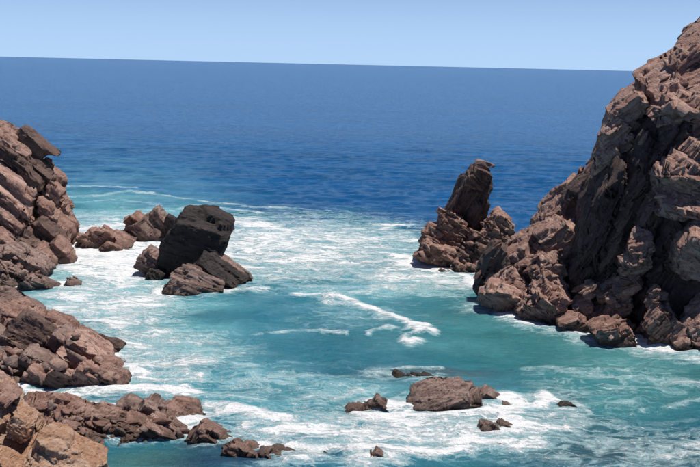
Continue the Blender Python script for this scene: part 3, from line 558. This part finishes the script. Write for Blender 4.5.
FO = [  # drifting lines and broken crests
    ([(60, 186), (100, 187), (137, 188)], 1.0, .5), ([(60, 196), (95, 196), (130, 192), (170, 196)], 1.1, .5), ([(70, 203), (120, 200), (160, 205)], 1.2, .5),
    ([(150, 193), (200, 202), (250, 207), (332, 212)], 1.0, .52), ([(190, 206), (230, 211), (262, 214)], 1.6, .6),
    ([(62, 215), (110, 219), (160, 214)], 2.5, .6), ([(64, 226), (100, 231), (130, 226)], 6, .95),
    ([(75, 245), (120, 262), (150, 262)], 13, 1.1), ([(60, 262), (90, 275), (130, 285)], 9, 1.0), ([(120, 208), (170, 213), (200, 206)], 2, .5),
    ([(230, 222), (262, 226), (288, 232)], 6, .95), ([(228, 250), (250, 254), (300, 262), (350, 258)], 5, .75),
    ([(300, 243), (350, 238), (415, 240)], 4, .85), ([(372, 236), (395, 228), (412, 226)], 3, .75), ([(370, 226), (410, 228)], 2, .6),
    ([(330, 262), (370, 266), (415, 262)], 4, .8), ([(405, 266), (445, 270), (480, 286), (520, 300)], 6.5, 1.1), ([(400, 258), (420, 262), (450, 266)], 5, 1.05),
    ([(330, 296), (380, 290), (470, 290)], 3, .6), ([(262, 274), (310, 277), (400, 280)], 5, .5),
    ([(300, 294), (330, 297), (352, 304), (376, 315), (400, 326), (418, 330)], 4.4, 1.0), ([(400, 330), (430, 335)], 3.6, .95), ([(412, 334), (403, 347), (416, 344)], 3.6, .9),
    ([(330, 306), (352, 306)], 4, .85), ([(260, 338), (300, 336), (345, 338)], 2.2, .75), ([(368, 338), (384, 331), (392, 332)], 2, .75),
    ([(515, 318), (560, 328), (610, 336), (660, 345), (710, 357)], 5.0, 1.05), ([(470, 300), (500, 304), (530, 309)], 3, .9),
    ([(10, 389), (60, 397), (120, 393), (200, 393)], 8, 1.0), ([(80, 327), (110, 326), (132, 332)], 5, .95), ([(64, 308), (100, 312), (140, 306)], 4, .6),
    ([(120, 345), (150, 352), (196, 376)], 8, .72), ([(130, 372), (175, 385), (215, 380)], 6, .8), ([(95, 385), (150, 372)], 5, .7),
    ([(150, 288), (200, 297), (262, 290)], 4, .75), ([(60, 290), (90, 295), (140, 290)], 6, .8),
    ([(210, 412), (250, 420), (290, 424)], 6, 1.0), ([(150, 400), (190, 395), (260, 408)], 5, .6), ([(250, 432), (320, 440), (420, 436)], 9, .95), ([(290, 452), (350, 456), (420, 458), (470, 452)], 5, 1.0),
    ([(340, 412), (380, 417), (410, 413)], 6, 1.1), ([(410, 415), (470, 418), (520, 414), (545, 402)], 7, 1.1), ([(420, 440), (470, 448), (545, 446)], 9, .95),
    ([(500, 420), (540, 436), (590, 430)], 7, .8), ([(590, 452), (640, 458), (700, 452)], 3, .6), ([(540, 410), (570, 405), (590, 412)], 3, .75),
    ([(620, 352), (660, 360), (705, 362)], 3, .55), ([(560, 378), (620, 384), (700, 388)], 5, .5), ([(520, 372), (570, 376)], 3, .4), ([(640, 410), (700, 404)], 3, .45),
    ([(385, 376), (400, 373), (440, 374)], 1.6, .6), ([(175, 335), (200, 350), (240, 352)], 2.5, .6), ([(200, 400), (260, 385), (330, 398)], 5, .52), ([(300, 400), (360, 392)], 4, .6)]
for pts, w, s in FO: seg(pts, w, s, foam)
ell(120, 255, 100, 44, 1.0, foam); ell(105, 305, 95, 36, .8, foam); ell(280, 252, 180, 38, .82, foam); ell(430, 275, 90, 26, .8, foam)
ell(145, 360, 105, 46, .68, foam); ell(380, 434, 200, 26, .82, foam); ell(540, 430, 100, 32, .56, foam); ell(620, 385, 120, 34, .27, foam)
ell(280, 390, 140, 26, .36, foam); ell(340, 320, 110, 18, .22, foam); ell(640, 450, 120, 30, .44, foam)
seg([(560, 336), (610, 342), (660, 350), (710, 360)], 7, .8, foam); ell(590, 334, 60, 9, .75, foam); ell(500, 312, 50, 8, .8, foam)
# broken water round the foot of every rock
gx0, gy0, gs = -80.0, 30.0, .4; gw, gh = 450, 300
acc = np.zeros((gh, gw)); wl = np.concatenate(WL)
ii = ((wl[:, 0] - gx0) / gs).astype(int); jj = ((wl[:, 1] - gy0) / gs).astype(int); ok = (ii >= 0) & (ii < gw) & (jj >= 0) & (jj < gh)
acc[jj[ok], ii[ok]] = 1
def blur(A, r):
    for ax in (0, 1):
        for _ in range(3): A = sum(np.roll(A, k, ax) for k in range(-r, r + 1)) / (2 * r + 1)
    return A
rim = np.clip(blur(acc, 1) * 2.2, 0, 1) * .75 + np.clip(blur(acc, 4) * 2.2, 0, 1) * .4
gi = (PW[:, 0] - gx0) / gs + warp[:, 0] * 3; gj = (PW[:, 1] - gy0) / gs + warp[:, 1] * 3
inb = (gi > 1) & (gi < gw - 2) & (gj > 1) & (gj < gh - 2)
rv = np.zeros(len(PW)); a_, b_ = gi[inb], gj[inb]; i0, j0 = a_.astype(int), b_.astype(int); fa, fb = a_ - i0, b_ - j0
rv[inb] = (rim[j0, i0] * (1 - fa) + rim[j0, i0 + 1] * fa) * (1 - fb) + (rim[j0 + 1, i0] * (1 - fa) + rim[j0 + 1, i0 + 1] * fa) * fb
rv = rv * (1 - .85 * np.clip((205 - PX) / 30, 0, 1) * np.clip((PY - 434) / 10, 0, 1))
foam = np.maximum(foam, rv * (.75 + .8 * fbm(PW * [.3, .3, 1], 2, 44)))
# calm water where the photograph has it
def calm(x, y, rx, ry, s):
    global foam
    dx, dy = (PX - x) / rx, (PY - y) / ry; foam = foam * (1 - s * np.exp(-(dx * dx + dy * dy) ** 1.5))
calm(250, 322, 65, 18, .7); calm(165, 460, 75, 12, .9); calm(240, 462, 60, 8, .7); calm(105, 207, 50, 5, .5)
ell(110, 270, 140, 90, 1.0, milk); ell(300, 265, 190, 34, .9, milk); ell(150, 345, 110, 50, .85, milk); ell(400, 285, 110, 22, .7, milk)
ell(320, 400, 190, 40, .55, milk); ell(630, 375, 120, 44, .32, milk); ell(480, 430, 100, 30, .6, milk); ell(450, 330, 230, 50, .35, milk)
# colour of the water body: deep blue offshore, turquoise over sand, dark over weed
deep = np.array([.002, .078, .225]); turq = np.array([.014, .150, .215]); green = np.array([.018, .165, .17]); weed = np.array([.035, .04, .055]); milkc = np.array([.22, .56, .60])
edge = np.interp(PX, [-300, 60, 130, 200, 330, 420, 530, 640, 1000], [184, 184, 190, 203, 212, 224, 236, 246, 260])
tt = np.clip((PY - edge + 3 + 9 * warp[:, 1] * 2) / 20, 0, 1); tt = tt * tt * (3 - 2 * tt) * (PW[:, 1] > 10)
col = deep + (turq - deep) * tt[:, None]
def tint(x, y, rx, ry, c, s):
    global col
    dx, dy = (PX - x) / rx, (PY - y) / ry; f = s * np.exp(-(dx * dx + dy * dy) ** 1.5) * near; col = col * (1 - f[:, None]) + c * f[:, None]
tint(560, 330, 170, 60, green, .8); tint(640, 380, 120, 40, green, .8); tint(250, 340, 100, 55, np.array([.013, .14, .21]), .5)
tint(420, 385, 110, 16, np.array([.02, .10, .16]), .6); tint(150, 462, 60, 14, np.array([.07, .20, .19]), .9)
tint(250, 462, 90, 14, np.array([.02, .06, .12]), .9); tint(430, 377, 60, 5, weed, .8); tint(215, 446, 40, 5, np.array([.03, .05, .09]), .8)
tint(650, 456, 140, 20, weed, .55); tint(560, 400, 30, 7, weed, .6); tint(560, 425, 60, 10, weed, .5); tint(330, 438, 70, 4, np.array([.03, .08, .14]), .6)
patch = fbm(PW * [.12, .2, 1], 4, 55)
col = col * (1 + .30 * np.clip(patch, -1, 1) * near)[:, None]
patch2 = np.clip(.75 + .9 * fbm(PW * [.16, .30, 1], 4, 56), 0, 1.2)
col = col * (1 - (milk * patch2 * .78)[:, None].clip(0, .9)) + milkc * (milk * patch2 * .78)[:, None].clip(0, .9)
# waves
fade = np.clip((280 - PW[:, 1]) / 210, 0, 1) * (PW[:, 1] > 14)
r = np.clip(fade, 0, 1)
def wv(lam, ang, asp, s):
    c, sn = math.cos(ang), math.sin(ang)
    q = np.stack([(PW[:, 0] * c + PW[:, 1] * sn) / (lam * asp), (-PW[:, 0] * sn + PW[:, 1] * c) / lam, np.zeros(len(PW))], 1)
    return vnoise(q, s)
z = .13 * wv(9, .12, 2.6, 81) * np.clip((200 - PW[:, 1]) / 120, 0, 1) + .16 * (1 - 2 * np.abs(wv(4.2, -.15, 2.0, 82))) + .12 * (1 - 2 * np.abs(wv(2.1, .25, 1.6, 83))) + .06 * (1 - 2 * np.abs(wv(.95, 0, 1.4, 84)))
pool = np.clip((225 - PX) / 40, 0, 1) * np.clip((PY - 436) / 12, 0, 1)
z = z * r * (1 - .75 * pool) + .22 * np.clip(foam, 0, 1) * r
PW[:, 2] = z
nr, nc = XX.shape
idx = np.arange(nr * nc).reshape(nr, nc)
Fw = np.stack([idx[:-1, :-1], idx[:-1, 1:], idx[1:, 1:], idx[1:, :-1]], -1).reshape(-1, 4)

m = bpy.data.materials.new('sea_water'); m.use_nodes = True; nt = m.node_tree; b = nt.nodes['Principled BSDF']
P = nd(nt, 'ShaderNodeNewGeometry').outputs['Position']
fo = nd(nt, 'ShaderNodeAttribute', attribute_name='foam').outputs['Fac']
wc = nd(nt, 'ShaderNodeAttribute', attribute_name='watercol').outputs['Color']
Pa = mapping(nt, P, (.42, 1.0, 1.0), (0, 0, .12))
wob = nd(nt, 'ShaderNodeTexNoise'); wob.inputs['Scale'].default_value = .5; wob.inputs['Detail'].default_value = 4; nt.links.new(P, wob.inputs['Vector'])
va = nd(nt, 'ShaderNodeVectorMath', operation='MULTIPLY_ADD'); nt.links.new(wob.outputs['Color'], va.inputs[0]); va.inputs[1].default_value = (1.9, 1.9, 0); nt.links.new(Pa, va.inputs[2])
Q = va.outputs[0]
n1 = noise(nt, Q, .55, 6, .68, .4); n2 = noise(nt, Q, 2.4, 6, .72, .5)
def lace(scale):
    v = nd(nt, 'ShaderNodeTexVoronoi', feature='DISTANCE_TO_EDGE'); v.inputs['Scale'].default_value = scale; nt.links.new(Q, v.inputs['Vector'])
    return math_(nt, 'SUBTRACT', 1.0, ramp(nt, v.outputs['Distance'], .0, .22))
lc = math_(nt, 'MAXIMUM', math_(nt, 'MULTIPLY', lace(.75), .8), lace(1.9))
def cen(x, k): return math_(nt, 'MULTIPLY', math_(nt, 'SUBTRACT', x, .5), k)
f_ = math_(nt, 'ADD', math_(nt, 'ADD', fo, cen(n1, 1.7)), math_(nt, 'ADD', cen(n2, 1.3), math_(nt, 'MULTIPLY', math_(nt, 'SUBTRACT', lc, .45), .30)))
F1 = ramp(nt, f_, .60, 1.02)
flk = math_(nt, 'MULTIPLY', math_(nt, 'MULTIPLY', ramp(nt, noise(nt, mapping(nt, P, (.6, 1, 1)), 5.5, 3, .7), .585, .66), ramp(nt, f_, .2, .5)), .8)  # white flecks among the foam, with sun glints painted into the colour
flk = math_(nt, 'MULTIPLY', flk, ramp(nt, fo, .08, .3))
F1 = math_(nt, 'MAXIMUM', F1, flk)
F1 = math_(nt, 'MULTIPLY', F1, ramp(nt, fo, .04, .3))
soft = math_(nt, 'MULTIPLY', math_(nt, 'MULTIPLY', ramp(nt, f_, .15, .85), ramp(nt, fo, .0, .3)), .72)
basec = mixc(nt, soft, wc, (.52, .74, .77))
# wind streaks and small tonal drift far out
ps = mapping(nt, P, (.004, .02, 1)); st = noise(nt, ps, 1.0, 5, .6)
ps2 = mapping(nt, P, (.12, .42, 1)); st2 = noise(nt, ps2, 1.0, 6, .7)
st3 = noise(nt, mapping(nt, P, (.022, .085, 1), (0, 0, .05)), 1.0, 5, .65)
mot = math_(nt, 'ADD', .30, math_(nt, 'ADD', math_(nt, 'MULTIPLY', st, .5), math_(nt, 'ADD', math_(nt, 'MULTIPLY', st2, .50), math_(nt, 'MULTIPLY', st3, .40))))
vs = nd(nt, 'ShaderNodeVectorMath', operation='SCALE'); nt.links.new(basec, vs.inputs[0]); nt.links.new(mot, vs.inputs['Scale'])
colr = mixc(nt, F1, vs.outputs[0], (.84, .85, .86))
nt.links.new(colr, b.inputs['Base Color'])
nt.links.new(math_(nt, 'ADD', .14, math_(nt, 'MULTIPLY', F1, .6)), b.inputs['Roughness'])
b.inputs['IOR'].default_value = 1.2; b.inputs['Specular IOR Level'].default_value = .08
bp1 = nd(nt, 'ShaderNodeBump'); bp1.inputs['Strength'].default_value = 1.0; bp1.inputs['Distance'].default_value = .32
w1 = noise(nt, mapping(nt, P, (.6, 1.2, 1), (0, 0, .2)), 1.9, 6, .68, .3)
nt.links.new(w1, bp1.inputs['Height'])
bp2 = nd(nt, 'ShaderNodeBump'); bp2.inputs['Strength'].default_value = 1.0; bp2.inputs['Distance'].default_value = .3
w2 = noise(nt, mapping(nt, P, (.5, 1.0, 1), (0, 0, -.1)), .3, 6, .7, .2)
nt.links.new(w2, bp2.inputs['Height']); nt.links.new(bp1.outputs[0], bp2.inputs['Normal'])
bp3 = nd(nt, 'ShaderNodeBump'); bp3.inputs['Strength'].default_value = .8; bp3.inputs['Distance'].default_value = .10
nt.links.new(math_(nt, 'MULTIPLY', math_(nt, 'ADD', F1, noise(nt, P, 6.0, 4, .7)), 1.0), bp3.inputs['Height']); nt.links.new(bp2.outputs[0], bp3.inputs['Normal'])
# unresolved ripples farther out tilt the surface too
rip = nd(nt, 'ShaderNodeTexNoise'); rip.inputs['Scale'].default_value = 1.3; rip.inputs['Detail'].default_value = 4; rip.inputs['Roughness'].default_value = .7
nt.links.new(mapping(nt, P, (.7, 1.2, 1), (0, 0, .15)), rip.inputs['Vector'])
rs_ = nd(nt, 'ShaderNodeVectorMath', operation='SUBTRACT'); nt.links.new(rip.outputs['Color'], rs_.inputs[0]); rs_.inputs[1].default_value = (.5, .5, .5)
rm = nd(nt, 'ShaderNodeVectorMath', operation='MULTIPLY'); nt.links.new(rs_.outputs[0], rm.inputs[0]); rm.inputs[1].default_value = (1.9, 1.9, 0)
sy = nd(nt, 'ShaderNodeSeparateXYZ'); nt.links.new(P, sy.inputs[0])
rk = nd(nt, 'ShaderNodeVectorMath', operation='SCALE'); nt.links.new(rm.outputs[0], rk.inputs[0]); nt.links.new(ramp(nt, sy.outputs[1], 50.0, 260.0), rk.inputs['Scale'])
far = ramp(nt, sy.outputs[1], 60.0, 190.0)
nt.links.new(math_(nt, 'SUBTRACT', 1.333, math_(nt, 'MULTIPLY', far, .133)), b.inputs['IOR']); nt.links.new(math_(nt, 'SUBTRACT', .5, math_(nt, 'MULTIPLY', far, .42)), b.inputs['Specular IOR Level'])
ra = nd(nt, 'ShaderNodeVectorMath', operation='ADD'); nt.links.new(bp3.outputs[0], ra.inputs[0]); nt.links.new(rk.outputs[0], ra.inputs[1])
rn = nd(nt, 'ShaderNodeVectorMath', operation='NORMALIZE'); nt.links.new(ra.outputs[0], rn.inputs[0])
nt.links.new(rn.outputs[0], b.inputs['Normal'])
M_sea = m
me = make_mesh('sea', PW, Fw, M_sea, True, {'foam': foam, 'watercol': col})
sea = link('sea', me); sea['kind'] = 'structure'
TRI[0] += 2 * len(Fw)
# the sea bed carries the rocks and closes the world below
bed = make_mesh('sea_bed', np.array([[-30000, -400, -7.], [30000, -400, -7], [30000, 26000, -7], [-30000, 26000, -7]]), np.array([[0, 1, 2, 3]]), M_brown)
o = link('sea_bed', bed); o['kind'] = 'structure'
